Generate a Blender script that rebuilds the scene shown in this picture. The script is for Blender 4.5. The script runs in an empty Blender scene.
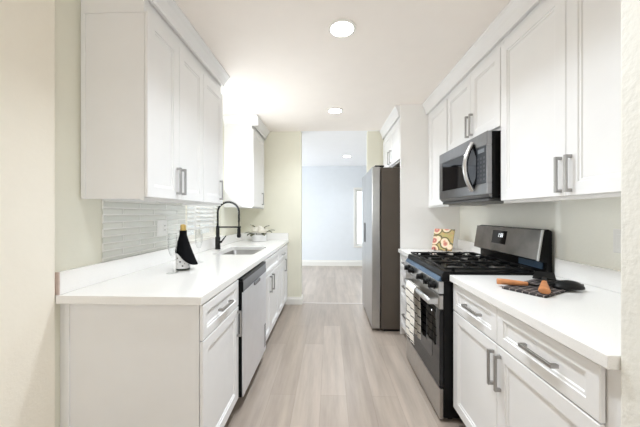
import bpy, bmesh, math, random
from mathutils import Vector, Matrix
R = math.radians
random.seed(7)
SC = bpy.context.scene
COL = SC.collection

# ------------------------------------------------------------------ camera
cam = bpy.data.cameras.new('camera')
cam.sensor_fit = 'HORIZONTAL'
cam.sensor_width = 36.0
cam.lens = 278.0 / 640.0 * 36.0
cam.clip_start = 0.02
camo = bpy.data.objects.new('camera', cam)
camo.location = (0, 0, 1.289)
camo.rotation_euler = (R(90), 0, math.atan(9.3 / 278.0))
COL.objects.link(camo)
SC.camera = camo

# ------------------------------------------------------------------ daylight and exposure
SKY_STRENGTH = 0.7
SKY_COLOUR = (0.90, 0.95, 1.0)
LAMP_POWER = 3.95
LAMP_COLOUR = (0.85, 0.925, 1.0)
world = bpy.data.worlds.new('daylight')
SC.world = world
world.use_nodes = True
bg = world.node_tree.nodes['Background']
bg.inputs['Color'].default_value = (*SKY_COLOUR, 1)
bg.inputs['Strength'].default_value = SKY_STRENGTH
SC.view_settings.view_transform = 'Standard'
SC.view_settings.look = 'None'
SC.view_settings.exposure = 1.57
SC.view_settings.gamma = 1.0
SC.view_settings.use_curve_mapping = False
SC.cycles.max_bounces = 16
SC.cycles.diffuse_bounces = 12
SC.cycles.sample_clamp_indirect = 6.0
SC.cycles.use_denoising = True


def day_light(name, loc, rot, sx, sy, power, colour):
    l = bpy.data.lights.new(name, 'AREA')
    l.shape = 'RECTANGLE'
    l.size = sx
    l.size_y = sy
    l.energy = power
    l.color = colour
    o = bpy.data.objects.new(name, l)
    o.location = loc
    o.rotation_euler = rot
    COL.objects.link(o)
    return o


# daylight entering by the sink window and by the far room's patio opening
day_light('sink_window_daylight', (-1.33, 2.80, 1.62), (0, R(-138), 0), 1.0, 0.76, 7.0, (0.93, 0.97, 1.0))
day_light('far_room_daylight', (-2.95, 5.40, 1.25), (0, R(-68), 0), 2.0, 2.2, 20.5, (0.84, 0.92, 1.0))
day_light('added_dining_fill', (0.6, -3.05, 1.45), (R(150), 0, 0), 2.4, 1.5, 8.5, (0.85, 0.93, 1.0))  # unseen fill added behind the camera, tilted up to brighten the ceiling


# ------------------------------------------------------------------ materials
def mat(name, rgb, rough=0.5, metal=0.0, spec=0.5, bump=0.0, bscale=60.0, var=0.0, vscale=8.0, coat=0.0, emit=None, es=0.0, aniso=None):
    m = bpy.data.materials.new(name)
    m.use_nodes = True
    nt = m.node_tree
    b = nt.nodes['Principled BSDF']
    b.inputs['Base Color'].default_value = (*rgb, 1)
    b.inputs['Roughness'].default_value = rough
    b.inputs['Metallic'].default_value = metal
    b.inputs['Specular IOR Level'].default_value = spec
    b.inputs['Coat Weight'].default_value = coat
    tc = nt.nodes.new('ShaderNodeTexCoord')
    if var > 0:
        n = nt.nodes.new('ShaderNodeTexNoise')
        n.inputs['Scale'].default_value = vscale
        n.inputs['Detail'].default_value = 4
        nt.links.new(tc.outputs['Object'], n.inputs['Vector'])
        mr = nt.nodes.new('ShaderNodeMapRange')
        mr.inputs['From Min'].default_value = 0.3
        mr.inputs['From Max'].default_value = 0.7
        mr.inputs['To Min'].default_value = 1 - var
        mr.inputs['To Max'].default_value = 1 + var
        nt.links.new(n.outputs['Fac'], mr.inputs['Value'])
        mx = nt.nodes.new('ShaderNodeVectorMath')
        mx.operation = 'SCALE'
        mx.inputs[0].default_value = rgb
        nt.links.new(mr.outputs['Result'], mx.inputs['Scale'])
        nt.links.new(mx.outputs['Vector'], b.inputs['Base Color'])
    if bump > 0:
        n = nt.nodes.new('ShaderNodeTexNoise')
        n.inputs['Scale'].default_value = bscale
        n.inputs['Detail'].default_value = 3
        nt.links.new(tc.outputs['Object'], n.inputs['Vector'])
        bp = nt.nodes.new('ShaderNodeBump')
        bp.inputs['Strength'].default_value = bump
        bp.inputs['Distance'].default_value = 0.004
        nt.links.new(n.outputs['Fac'], bp.inputs['Height'])
        nt.links.new(bp.outputs['Normal'], b.inputs['Normal'])
    if emit:
        b.inputs['Emission Color'].default_value = (*emit, 1)
        b.inputs['Emission Strength'].default_value = es
    return m


def s2l(r, g, b):
    f = lambda v: (v / 255 / 12.92) if v / 255 <= 0.04045 else ((v / 255 + 0.055) / 1.055) ** 2.4
    return (f(r), f(g), f(b))


M = {}
M['cab'] = mat('white_cabinet_paint', s2l(237, 237, 237), 0.35, var=0.01)
M['cabin'] = mat('cabinet_interior', s2l(225, 215, 200), 0.6, var=0.02)
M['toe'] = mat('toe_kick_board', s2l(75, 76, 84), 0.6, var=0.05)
M['wall'] = mat('cream_wall_paint', s2l(246, 241, 229), 0.7, bump=0.25, bscale=70, var=0.01)
M['wallg'] = mat('pale_sage_wall_paint', s2l(246, 246, 238), 0.7, bump=0.2, bscale=70, var=0.01)
M['wally'] = mat('pale_yellow_wall_paint', s2l(232, 230, 214), 0.7, bump=0.15, bscale=70, var=0.01)
M['wallt'] = mat('textured_cream_wall_paint', s2l(234, 233, 226), 0.6, bump=0.65, bscale=55, var=0.015)
M['wallb'] = mat('pale_blue_wall_paint', s2l(230, 234, 238), 0.7, bump=0.1, var=0.01)
M['ceil'] = mat('ceiling_paint', s2l(249, 243, 237), 0.8, bump=0.2, bscale=60, var=0.008)
M['ceilb'] = mat('far_ceiling_paint', s2l(250, 251, 253), 0.8, bump=0.1, bscale=60, var=0.008)
M['trim'] = mat('white_trim_paint', s2l(240, 238, 232), 0.4, var=0.01)
M['steel'] = mat('brushed_stainless_steel', (0.55, 0.55, 0.55), 0.28, 1.0, var=0.05, vscale=30)
M['steelw'] = mat('warm_stainless_steel', (0.50, 0.485, 0.465), 0.33, 1.0, var=0.05, vscale=30)
M['steeld'] = mat('smudged_stainless_steel', (0.205, 0.195, 0.188), 0.3, 1.0, var=0.35, vscale=5)
M['bluesteel'] = mat('blue_tinted_steel', s2l(84, 106, 130), 0.3, 0.6, var=0.08)  # blue tint; on the range slope it stands for reflected sky
M['nickel'] = mat('brushed_nickel', (0.42, 0.41, 0.40), 0.35, 1.0, var=0.04, vscale=40)
M['black'] = mat('black_enamel', (0.006, 0.006, 0.006), 0.3, spec=0.14, var=0.05)
M['blackm'] = mat('matte_black_metal', (0.008, 0.008, 0.008), 0.45, spec=0.25, var=0.05)
M['iron'] = mat('cast_iron', (0.008, 0.008, 0.008), 0.5, spec=0.2, bump=0.3, bscale=200, var=0.1)
M['glassb'] = mat('black_glass', (0.005, 0.005, 0.006), 0.06, spec=0.35, var=0.02)
M['grille'] = mat('grey_keypad_panel', (0.045, 0.05, 0.058), 0.3, spec=0.3, var=0.05)
M['fridge'] = mat('brown_grey_fridge_paint', s2l(86, 78, 70), 0.45, spec=0.3, var=0.03)
M['plate'] = mat('white_plastic', s2l(240, 240, 238), 0.35, var=0.01)
M['porc'] = mat('white_ceramic', s2l(238, 238, 238), 0.2, var=0.01)
M['petal'] = mat('cream_petals', s2l(252, 249, 241), 0.7, var=0.03)
M['leaf'] = mat('grey_green_leaves', s2l(92, 92, 72), 0.6, var=0.15, vscale=30)
M['blackcloth'] = mat('black_napkin_cloth', (0.006, 0.006, 0.007), 0.9, spec=0.1, bump=0.4, bscale=300, var=0.1)
M['gold'] = mat('gold_foil', s2l(205, 175, 105), 0.4, 0.6, bump=0.3, bscale=120, var=0.08)
M['wood'] = mat('orange_brown_wood', s2l(200, 135, 88), 0.5, var=0.14, vscale=25)
M['nylon'] = mat('black_nylon', (0.010, 0.010, 0.010), 0.45, spec=0.25, var=0.05)
M['gasket'] = mat('dark_gasket', (0.02, 0.02, 0.02), 0.6, var=0.05)
M['blind'] = mat('white_blind_slats', s2l(228, 228, 226), 0.6, var=0.01)
M['sinksteel'] = mat('satin_sink_steel', (0.36, 0.35, 0.34), 0.36, 1.0, var=0.06, vscale=12)
M['dwsteel'] = mat('pale_brushed_steel', (0.90, 0.92, 0.96), 0.45, 1.0, var=0.02, vscale=12)
M['mwsteel'] = mat('dark_brushed_steel', (0.29, 0.29, 0.295), 0.28, 1.0, var=0.05, vscale=30)
M['pinkboard'] = mat('raw_pinkish_edge', s2l(205, 188, 180), 0.7, var=0.05, vscale=40)
M['lens'] = mat('lit_lamp_lens', (0.9, 0.9, 0.9), 0.5, emit=(1, 0.97, 0.92), es=9.0, var=0.01)
M['led'] = mat('lit_clock_digits', (0.6, 0.6, 0.6), 0.5, emit=(0.9, 0.95, 1.0), es=0.45, var=0.01)
M['bottleglass'] = mat('dark_green_bottle_glass', (0.012, 0.022, 0.012), 0.08, var=0.05)


def quartz():
    m = mat('white_speckled_quartz', s2l(241, 240, 238), 0.16)
    nt = m.node_tree
    b = nt.nodes['Principled BSDF']
    tc = nt.nodes.new('ShaderNodeTexCoord')
    v = nt.nodes.new('ShaderNodeTexVoronoi')
    v.inputs['Scale'].default_value = 190
    nt.links.new(tc.outputs['Object'], v.inputs['Vector'])
    cr = nt.nodes.new('ShaderNodeValToRGB')
    cr.color_ramp.elements[0].position = 0.0
    cr.color_ramp.elements[0].color = (*s2l(214, 212, 208), 1)
    cr.color_ramp.elements[1].position = 0.22
    cr.color_ramp.elements[1].color = (*s2l(242, 241, 239), 1)
    nt.links.new(v.outputs['Distance'], cr.inputs['Fac'])
    nt.links.new(cr.outputs['Color'], b.inputs['Base Color'])
    return m


M['quartz'] = quartz()


def planks():
    m = bpy.data.materials.new('greige_vinyl_planks')
    m.use_nodes = True
    nt = m.node_tree
    b = nt.nodes['Principled BSDF']
    b.inputs['Roughness'].default_value = 0.29
    tc = nt.nodes.new('ShaderNodeTexCoord')
    mp = nt.nodes.new('ShaderNodeMapping')
    mp.inputs['Rotation'].default_value = (0, 0, R(90))
    mp.inputs['Location'].default_value = (0.3, 0.06, 0)
    nt.links.new(tc.outputs['Object'], mp.inputs['Vector'])
    br = nt.nodes.new('ShaderNodeTexBrick')
    br.offset = 0.37
    br.inputs['Scale'].default_value = 1.0
    br.inputs['Brick Width'].default_value = 1.22
    br.inputs['Row Height'].default_value = 0.18
    br.inputs['Mortar Size'].default_value = 0.0012
    br.inputs['Mortar Smooth'].default_value = 0.3
    br.inputs['Bias'].default_value = 0.0
    br.inputs['Color1'].default_value = (*s2l(180, 167, 155), 1)
    br.inputs['Color2'].default_value = (*s2l(165, 152, 140), 1)
    br.inputs['Mortar'].default_value = (*s2l(150, 137, 126), 1)
    nt.links.new(mp.outputs['Vector'], br.inputs['Vector'])
    # grain stretched along the plank
    mp2 = nt.nodes.new('ShaderNodeMapping')
    mp2.inputs['Scale'].default_value = (9, 0.8, 1)
    nt.links.new(tc.outputs['Object'], mp2.inputs['Vector'])
    n = nt.nodes.new('ShaderNodeTexNoise')
    n.inputs['Scale'].default_value = 1.6
    n.inputs['Detail'].default_value = 6
    n.inputs['Roughness'].default_value = 0.6
    nt.links.new(mp2.outputs['Vector'], n.inputs['Vector'])
    mr = nt.nodes.new('ShaderNodeMapRange')
    mr.inputs['From Min'].default_value = 0.3
    mr.inputs['From Max'].default_value = 0.7
    mr.inputs['To Min'].default_value = 0.80
    mr.inputs['To Max'].default_value = 1.14
    nt.links.new(n.outputs['Fac'], mr.inputs['Value'])
    sc = nt.nodes.new('ShaderNodeVectorMath')
    sc.operation = 'SCALE'
    nt.links.new(br.outputs['Color'], sc.inputs[0])
    nt.links.new(mr.outputs['Result'], sc.inputs['Scale'])
    nt.links.new(sc.outputs['Vector'], b.inputs['Base Color'])
    return m


M['floor'] = planks()


def tile():
    m = bpy.data.materials.new('pale_grey_glass_tile')
    m.use_nodes = True
    nt = m.node_tree
    b = nt.nodes['Principled BSDF']
    b.inputs['Roughness'].default_value = 0.12
    b.inputs['Coat Weight'].default_value = 0.3
    tc = nt.nodes.new('ShaderNodeTexCoord')
    sp = nt.nodes.new('ShaderNodeSeparateXYZ')
    nt.links.new(tc.outputs['Object'], sp.inputs['Vector'])
    cb = nt.nodes.new('ShaderNodeCombineXYZ')
    nt.links.new(sp.outputs['Y'], cb.inputs['X'])
    nt.links.new(sp.outputs['Z'], cb.inputs['Y'])
    br = nt.nodes.new('ShaderNodeTexBrick')
    br.inputs['Scale'].default_value = 1.0
    br.inputs['Brick Width'].default_value = 0.30
    br.inputs['Row Height'].default_value = 0.040
    br.inputs['Mortar Size'].default_value = 0.009
    br.inputs['Mortar Smooth'].default_value = 1.0
    br.inputs['Color1'].default_value = (*s2l(226, 227, 220), 1)
    br.inputs['Color2'].default_value = (*s2l(217, 219, 212), 1)
    br.inputs['Mortar'].default_value = (*s2l(244, 244, 240), 1)  # window highlights on the strips painted as pale joints
    nt.links.new(cb.outputs['Vector'], br.inputs['Vector'])
    nt.links.new(br.outputs['Color'], b.inputs['Base Color'])
    bp = nt.nodes.new('ShaderNodeBump')
    bp.inputs['Strength'].default_value = 0.9
    bp.inputs['Distance'].default_value = 0.006
    bp.invert = True
    nt.links.new(br.outputs['Fac'], bp.inputs['Height'])
    nt.links.new(bp.outputs['Normal'], b.inputs['Normal'])
    return m


M['tile'] = tile()


def glass_mat(name, tint=(1, 1, 1), refl=0.12):
    m = bpy.data.materials.new(name)
    m.use_nodes = True
    nt = m.node_tree
    nt.nodes.remove(nt.nodes['Principled BSDF'])
    out = nt.nodes['Material Output']
    t = nt.nodes.new('ShaderNodeBsdfTransparent')
    t.inputs['Color'].default_value = (*tint, 1)
    g = nt.nodes.new('ShaderNodeBsdfGlossy')
    g.inputs['Roughness'].default_value = 0.03
    lw = nt.nodes.new('ShaderNodeLayerWeight')
    lw.inputs['Blend'].default_value = refl
    mx = nt.nodes.new('ShaderNodeMixShader')
    nt.links.new(lw.outputs['Facing'], mx.inputs['Fac'])
    nt.links.new(t.outputs['BSDF'], mx.inputs[1])
    nt.links.new(g.outputs['BSDF'], mx.inputs[2])
    nt.links.new(mx.outputs['Shader'], out.inputs['Surface'])
    return m


M['pane'] = glass_mat('window_glass', (0.97, 0.98, 0.98), 0.08)
M['flute'] = glass_mat('clear_glass', (0.985, 0.99, 0.99), 0.12)


def stripes_mat():
    # white kitchen towel with thin black stripes running across it
    m = mat('striped_towel_cloth', s2l(238, 234, 226), 0.9)
    nt = m.node_tree
    b = nt.nodes['Principled BSDF']
    tc = nt.nodes.new('ShaderNodeTexCoord')
    sp = nt.nodes.new('ShaderNodeSeparateXYZ')
    nt.links.new(tc.outputs['Object'], sp.inputs['Vector'])
    ml = nt.nodes.new('ShaderNodeMath')
    ml.operation = 'MULTIPLY'
    ml.inputs[1].default_value = 1 / 0.058
    nt.links.new(sp.outputs['Z'], ml.inputs[0])
    fr = nt.nodes.new('ShaderNodeMath')
    fr.operation = 'FRACT'
    nt.links.new(ml.outputs[0], fr.inputs[0])
    lt = nt.nodes.new('ShaderNodeMath')
    lt.operation = 'LESS_THAN'
    lt.inputs[1].default_value = 0.13
    nt.links.new(fr.outputs[0], lt.inputs[0])
    mx = nt.nodes.new('ShaderNodeMix')
    mx.data_type = 'RGBA'
    nt.links.new(lt.outputs[0], mx.inputs[0])
    mx.inputs[6].default_value = (*s2l(238, 234, 226), 1)
    mx.inputs[7].default_value = (*s2l(38, 36, 38), 1)
    nt.links.new(mx.outputs[2], b.inputs['Base Color'])
    return m


M['towel'] = stripes_mat()


def weave_mat():
    m = mat('dark_woven_cloth', s2l(52, 48, 48), 0.85)
    nt = m.node_tree
    b = nt.nodes['Principled BSDF']
    tc = nt.nodes.new('ShaderNodeTexCoord')
    br = nt.nodes.new('ShaderNodeTexBrick')
    br.inputs['Scale'].default_value = 1.0
    br.inputs['Brick Width'].default_value = 0.05
    br.inputs['Row Height'].default_value = 0.028
    br.inputs['Mortar Size'].default_value = 0.0022
    br.inputs['Color1'].default_value = (*s2l(58, 54, 54), 1)
    br.inputs['Color2'].default_value = (*s2l(44, 41, 42), 1)
    br.inputs['Mortar'].default_value = (*s2l(150, 138, 134), 1)
    nt.links.new(tc.outputs['Object'], br.inputs['Vector'])
    nt.links.new(br.outputs['Color'], b.inputs['Base Color'])
    return m


M['weave'] = weave_mat()


def floral_mat():
    # a plain print of round pink fruit and flower discs among green on cream
    m = mat('fruit_print', s2l(225, 205, 180), 0.5)
    nt = m.node_tree
    b = nt.nodes['Principled BSDF']
    tc = nt.nodes.new('ShaderNodeTexCoord')
    v = nt.nodes.new('ShaderNodeTexVoronoi')
    v.inputs['Scale'].default_value = 12.5
    v.inputs['Randomness'].default_value = 1.0
    nt.links.new(tc.outputs['Object'], v.inputs['Vector'])
    cr = nt.nodes.new('ShaderNodeValToRGB')
    e = cr.color_ramp.elements
    e[0].position = 0.0
    e[0].color = (*s2l(232, 190, 160), 1)
    e[1].position = 0.18
    e[1].color = (*s2l(182, 96, 88), 1)
    for p, c in ((0.30, (214, 140, 120)), (0.38, (238, 214, 180)), (0.50, (240, 224, 200)), (0.54, (206, 166, 112)), (0.585, (112, 120, 60)), (0.64, (72, 62, 62)), (0.72, (186, 166, 104))):
        x = e.new(p)
        x.color = (*s2l(*c), 1)
    nt.links.new(v.outputs['Distance'], cr.inputs['Fac'])
    n = nt.nodes.new('ShaderNodeTexNoise')
    n.inputs['Scale'].default_value = 38
    nt.links.new(tc.outputs['Object'], n.inputs['Vector'])
    mx = nt.nodes.new('ShaderNodeMix')
    mx.data_type = 'RGBA'
    mx.blend_type = 'OVERLAY'
    mx.inputs[0].default_value = 0.35
    nt.links.new(cr.outputs['Color'], mx.inputs[6])
    nt.links.new(n.outputs['Color'], mx.inputs[7])
    nt.links.new(mx.outputs[2], b.inputs['Base Color'])
    return m


M['floral'] = floral_mat()


def label_mat():
    # white bottle label with small dark ornament
    m = mat('white_bottle_label', s2l(225, 225, 225), 0.5)
    nt = m.node_tree
    b = nt.nodes['Principled BSDF']
    tc = nt.nodes.new('ShaderNodeTexCoord')
    v = nt.nodes.new('ShaderNodeTexVoronoi')
    v.inputs['Scale'].default_value = 42
    nt.links.new(tc.outputs['Object'], v.inputs['Vector'])
    cr = nt.nodes.new('ShaderNodeValToRGB')
    cr.color_ramp.interpolation = 'CONSTANT'
    cr.color_ramp.elements[0].color = (*s2l(90, 90, 92), 1)
    cr.color_ramp.elements[1].position = 0.25
    cr.color_ramp.elements[1].color = (*s2l(225, 225, 225), 1)
    nt.links.new(v.outputs['Distance'], cr.inputs['Fac'])
    nt.links.new(cr.outputs['Color'], b.inputs['Base Color'])
    return m


M['label'] = label_mat()


# ------------------------------------------------------------------ mesh helpers
class MB:
    """collects shapes given in world coordinates, links them as one mesh object"""

    def __init__(self):
        self.bm = bmesh.new()

    def box(self, x0, x1, y0, y1, z0, z1, mtx=None):
        x0, x1 = min(x0, x1), max(x0, x1)
        y0, y1 = min(y0, y1), max(y0, y1)
        z0, z1 = min(z0, z1), max(z0, z1)
        c = [(x0, y0, z0), (x1, y0, z0), (x1, y1, z0), (x0, y1, z0), (x0, y0, z1), (x1, y0, z1), (x1, y1, z1), (x0, y1, z1)]
        v = [self.bm.verts.new(mtx @ Vector(p) if mtx else p) for p in c]
        for f in ((3, 2, 1, 0), (4, 5, 6, 7), (0, 1, 5, 4), (1, 2, 6, 5), (2, 3, 7, 6), (3, 0, 4, 7)):
            self.bm.faces.new([v[i] for i in f])
        return self

    def prism(self, pts, axis, a, b):
        """extrude a closed 2-D outline along axis: 'y' pts are (x,z); 'x' pts are (y,z); 'z' pts are (x,y)"""
        def mk(p, t):
            return {'y': (p[0], t, p[1]), 'x': (t, p[0], p[1]), 'z': (p[0], p[1], t)}[axis]
        A = [self.bm.verts.new(mk(p, a)) for p in pts]
        B = [self.bm.verts.new(mk(p, b)) for p in pts]
        n = len(pts)
        self.bm.faces.new(A)
        self.bm.faces.new(B[::-1])
        for i in range(n):
            self.bm.faces.new([A[i], B[i], B[(i + 1) % n], A[(i + 1) % n]])
        return self

    def tube(self, pts, r, n=12, closed=False, flat=1.0):
        pts = [Vector(p) for p in pts]
        rs = r if isinstance(r, (list, tuple)) else [r] * len(pts)
        rings = []
        up = None
        for i, p in enumerate(pts):
            if closed:
                t = pts[(i + 1) % len(pts)] - pts[i - 1]
            else:
                t = pts[min(i + 1, len(pts) - 1)] - pts[max(i - 1, 0)]
            t.normalize()
            if up is None:
                up = Vector((0, 0, 1)) if abs(t.z) < 0.9 else Vector((1, 0, 0))
            u = (up - t * up.dot(t)).normalized()
            up = u
            w = t.cross(u)
            rings.append([self.bm.verts.new(p + (u * math.cos(2 * math.pi * k / n) * flat + w * math.sin(2 * math.pi * k / n)) * rs[i]) for k in range(n)])
        m = len(rings)
        for i in range(m if closed else m - 1):
            a, b = rings[i], rings[(i + 1) % m]
            for k in range(n):
                self.bm.faces.new([a[k], a[(k + 1) % n], b[(k + 1) % n], b[k]])
        if not closed:
            self.bm.faces.new(rings[0][::-1])
            self.bm.faces.new(rings[-1])
        return self

    def lathe(self, prof, cx, cy, n=32, mtx=None):
        """prof: (radius, z) from bottom to top"""
        rings = []
        for r, z in prof:
            if r < 1e-6:
                p = Vector((cx, cy, z))
                rings.append([self.bm.verts.new(mtx @ p if mtx else p)])
            else:
                ring = []
                for k in range(n):
                    a = 2 * math.pi * k / n
                    p = Vector((cx + r * math.cos(a), cy + r * math.sin(a), z))
                    ring.append(self.bm.verts.new(mtx @ p if mtx else p))
                rings.append(ring)
        for a, b in zip(rings, rings[1:]):
            if len(a) == 1 and len(b) == 1:
                continue
            for k in range(n):
                k2 = (k + 1) % n
                if len(a) == 1:
                    self.bm.faces.new([a[0], b[k2], b[k]])
                elif len(b) == 1:
                    self.bm.faces.new([a[k], a[k2], b[0]])
                else:
                    self.bm.faces.new([a[k], a[k2], b[k2], b[k]])
        if len(rings[0]) > 1:
            self.bm.faces.new(rings[0][::-1])
        if len(rings[-1]) > 1:
            self.bm.faces.new(rings[-1])
        return self

    def panel_front(self, side, xf, y0, y1, z0, z1, t=0.0155, frame=0.056, raised=True):
        """shaker front lying in a plane of constant X. side=+1 faces +X, -1 faces -X; xf is the face plane"""
        def ring(ins, dep):
            x = xf - side * dep
            return [self.bm.verts.new(p) for p in ((x, y0 + ins, z0 + ins), (x, y1 - ins, z0 + ins), (x, y1 - ins, z1 - ins), (x, y0 + ins, z1 - ins))]
        e = 0.0025
        seq = [ring(0, t), ring(0, e), ring(e, 0), ring(frame, 0), ring(frame + 0.002, 0.005), ring(frame + 0.011, 0.0055), ring(frame + 0.014, 0.010)]
        for a, b in zip(seq, seq[1:]):
            for k in range(4):
                self.bm.faces.new([a[k], a[(k + 1) % 4], b[(k + 1) % 4], b[k]])
        self.bm.faces.new(seq[-1])
        self.bm.faces.new(seq[0][::-1])
        return self

    def build(self, name, material, parent=None, bevel=0.0, smooth=False, subd=0, origin=None, seg=2):
        bm = self.bm
        bmesh.ops.recalc_face_normals(bm, faces=bm.faces)
        if origin is None and parent is not None:
            origin = world_loc(parent)
        elif origin is None:
            xs = [v.co for v in bm.verts]
            origin = Vector(((min(v.x for v in xs) + max(v.x for v in xs)) / 2, (min(v.y for v in xs) + max(v.y for v in xs)) / 2, min(v.z for v in xs)))
        origin = Vector(origin)
        bmesh.ops.translate(bm, verts=bm.verts, vec=-origin)
        if smooth:
            for f in bm.faces:
                f.smooth = True
        me = bpy.data.meshes.new(name)
        bm.to_mesh(me)
        bm.free()
        me.materials.append(material)
        o = bpy.data.objects.new(name, me)
        COL.objects.link(o)
        if parent is not None:
            o.parent = parent
            o.location = origin - world_loc(parent)
        else:
            o.location = origin
        if bevel > 0:
            md = o.modifiers.new('bevel', 'BEVEL')
            md.width = bevel
            md.segments = seg
            md.limit_method = 'ANGLE'
            md.angle_limit = R(40)
        if subd:
            md = o.modifiers.new('subdivision', 'SUBSURF')
            md.levels = subd
            md.render_levels = subd
        if smooth and not subd:
            try:
                me.set_sharp_from_angle(angle=R(45))
            except Exception:
                pass
        return o


def world_loc(o):
    v = Vector(o.location)
    while o.parent is not None:
        o = o.parent
        v = v + Vector(o.location)
    return v


def thing(name, label, cat, loc, group=None):
    o = bpy.data.objects.new(name, None)
    COL.objects.link(o)
    o.location = loc
    o.empty_display_size = 0.05
    o['label'] = label
    o['category'] = cat
    if group:
        o['group'] = group
    return o


def tag(o, label, cat, group=None):
    o['label'] = label
    o['category'] = cat
    if group:
        o['group'] = group
    return o


def struct(o, label, cat):
    o['kind'] = 'structure'
    o['label'] = label
    o['category'] = cat
    return o


# ------------------------------------------------------------------ room measurements (metres; camera stands at the origin)
LW, RW, CEIL = -1.262, 1.383, 2.456
YE = 3.935          # end wall with the opening to the far room
YF = 6.86           # far room's back wall
YN = 0.757          # end of the right hand wall stub
YB = -3.2           # dining room wall behind the camera

# ------------------------------------------------------------------ setting
struct(MB().box(-3.2, 3.2, YB - 0.12, YE + 0.06, -0.1, 0).box(-3.2, 3.2, YE + 0.06, YF + 0.12, -0.1, 0).build('floor', M['floor'], origin=(0, 0, 0)), 'light greige wood plank vinyl floor', 'floor')
struct(MB().box(-3.2, 3.2, YB - 0.12, YE, CEIL, CEIL + 0.1).build('ceiling', M['ceil'], origin=(0, 0, 0)), 'smooth warm white kitchen ceiling', 'ceiling')
struct(MB().box(-3.2, 3.2, YE, YF + 0.12, CEIL, CEIL + 0.1).build('ceiling_far', M['ceilb'], origin=(0, 0, 0)), 'cool white ceiling of the room beyond the opening', 'ceiling')
# left kitchen wall with the window opening over the sink
WY0, WY1, WZ0, WZ1 = 2.43, 3.20, 1.03, 2.08
struct(MB().box(LW - 0.13, LW, 1.2, WY0, 0, CEIL).box(LW - 0.13, LW, WY1, YE + 0.12, 0, CEIL)
       .box(LW - 0.13, LW, WY0, WY1, 0, WZ0).box(LW - 0.13, LW, WY0, WY1, WZ1, CEIL).build('wall_left', mat('shaded_cream_wall_paint', s2l(232, 231, 218), 0.7, bump=0.2, bscale=70, var=0.01), origin=(0, 0, 0)), 'shaded cream kitchen wall behind the sink counter', 'wall')  # cream darkened against the near wall, its shade put into the colour
struct(MB().box(LW - 0.13, LW + 0.012, -1.2, 1.2330, 0, CEIL).build('wall_left_near', M['wall'], bevel=0.011, origin=(0, 0, 0), seg=3), 'cream wall at the left edge before the counter', 'wall')
struct(MB().box(RW, RW + 0.12, YN - 0.2, YE + 0.12, 0, CEIL).build('wall_right', M['wallg'], origin=(0, 0, 0)), 'pale sage wall behind the range', 'wall')
struct(MB().box(0.7615, RW + 0.12, -0.1, YN, 0, CEIL).build('wall_right_near', M['wallt'], bevel=0.008, origin=(0, 0, 0), seg=3), 'textured cream wall end at the right edge', 'wall')
struct(MB().box(LW - 0.13, -0.40, YE, YE + 0.12, 0, CEIL).build('wall_end_left', M['wally'], origin=(0, 0, 0)), 'pale yellow wall end left of the opening', 'wall')
struct(MB().box(0.54, RW + 0.12, YE + 0.03, YE + 0.12, 0, CEIL).build('wall_end_right', M['wally'], origin=(0, 0, 0)), 'pale yellow wall end behind the refrigerator', 'wall')
FX0, FX1, FZ0, FZ1 = 0.64, 1.75, 0.50, 1.88
struct(MB().box(-3.2, FX0, YF, YF + 0.12, 0, CEIL).box(FX1, 3.2, YF, YF + 0.12, 0, CEIL).box(FX0, FX1, YF, YF + 0.12, 0, FZ0)
       .box(FX0, FX1, YF, YF + 0.12, FZ1, CEIL).build('wall_far', M['wallb'], origin=(0, 0, 0)), 'pale blue back wall of the far room', 'wall')
struct(MB().box(-3.12, -3.0, YE, 4.2, 0, CEIL).box(-3.12, -3.0, 6.6, YF, 0, CEIL).box(-3.12, -3.0, 4.2, 6.6, 2.15, CEIL).build('wall_far_left', M['wallb'], origin=(0, 0, 0)), 'far room side wall with wide patio opening', 'wall')
struct(MB().box(3.0, 3.12, YE, YF, 0, CEIL).build('wall_far_right', M['wallb'], origin=(0, 0, 0)), 'far room right side wall', 'wall')
struct(MB().box(-3.0, LW - 0.13, YE, YE + 0.12, 0, CEIL).box(RW + 0.12, 3.0, YE, YE + 0.12, 0, CEIL).build('wall_far_near', M['wallb'], origin=(0, 0, 0)), 'far room wall backing the kitchen', 'wall')
# dining room behind the camera
struct(MB().box(-3.2, -0.6, YB - 0.12, YB, 0, CEIL).box(1.8, 3.2, YB - 0.12, YB, 0, CEIL).box(-0.6, 1.8, YB - 0.12, YB, 0, 0.7)
       .box(-0.6, 1.8, YB - 0.12, YB, 2.2, CEIL).build('wall_back', M['wall'], origin=(0, 0, 0)), 'dining room wall with a window behind the camera', 'wall')
struct(MB().box(3.08, 3.2, YB, -0.1, 0, CEIL).box(RW + 0.12, 3.2, -0.22, -0.1, 0, CEIL).build('wall_dining_right', M['wall'], origin=(0, 0, 0)), 'dining room right wall', 'wall')
struct(MB().box(-3.2, -3.08, YB, -1.2, 0, CEIL).box(-3.2, LW - 0.13, -1.2, -1.08, 0, CEIL).build('wall_dining_left', M['wall'], origin=(0, 0, 0)), 'dining room left wall', 'wall')


def base_profile(w, hgt):
    return [(0, 0), (w, 0), (w, hgt * 0.72), (w * 0.55, hgt * 0.86), (w * 0.45, hgt), (0, hgt)]


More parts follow.
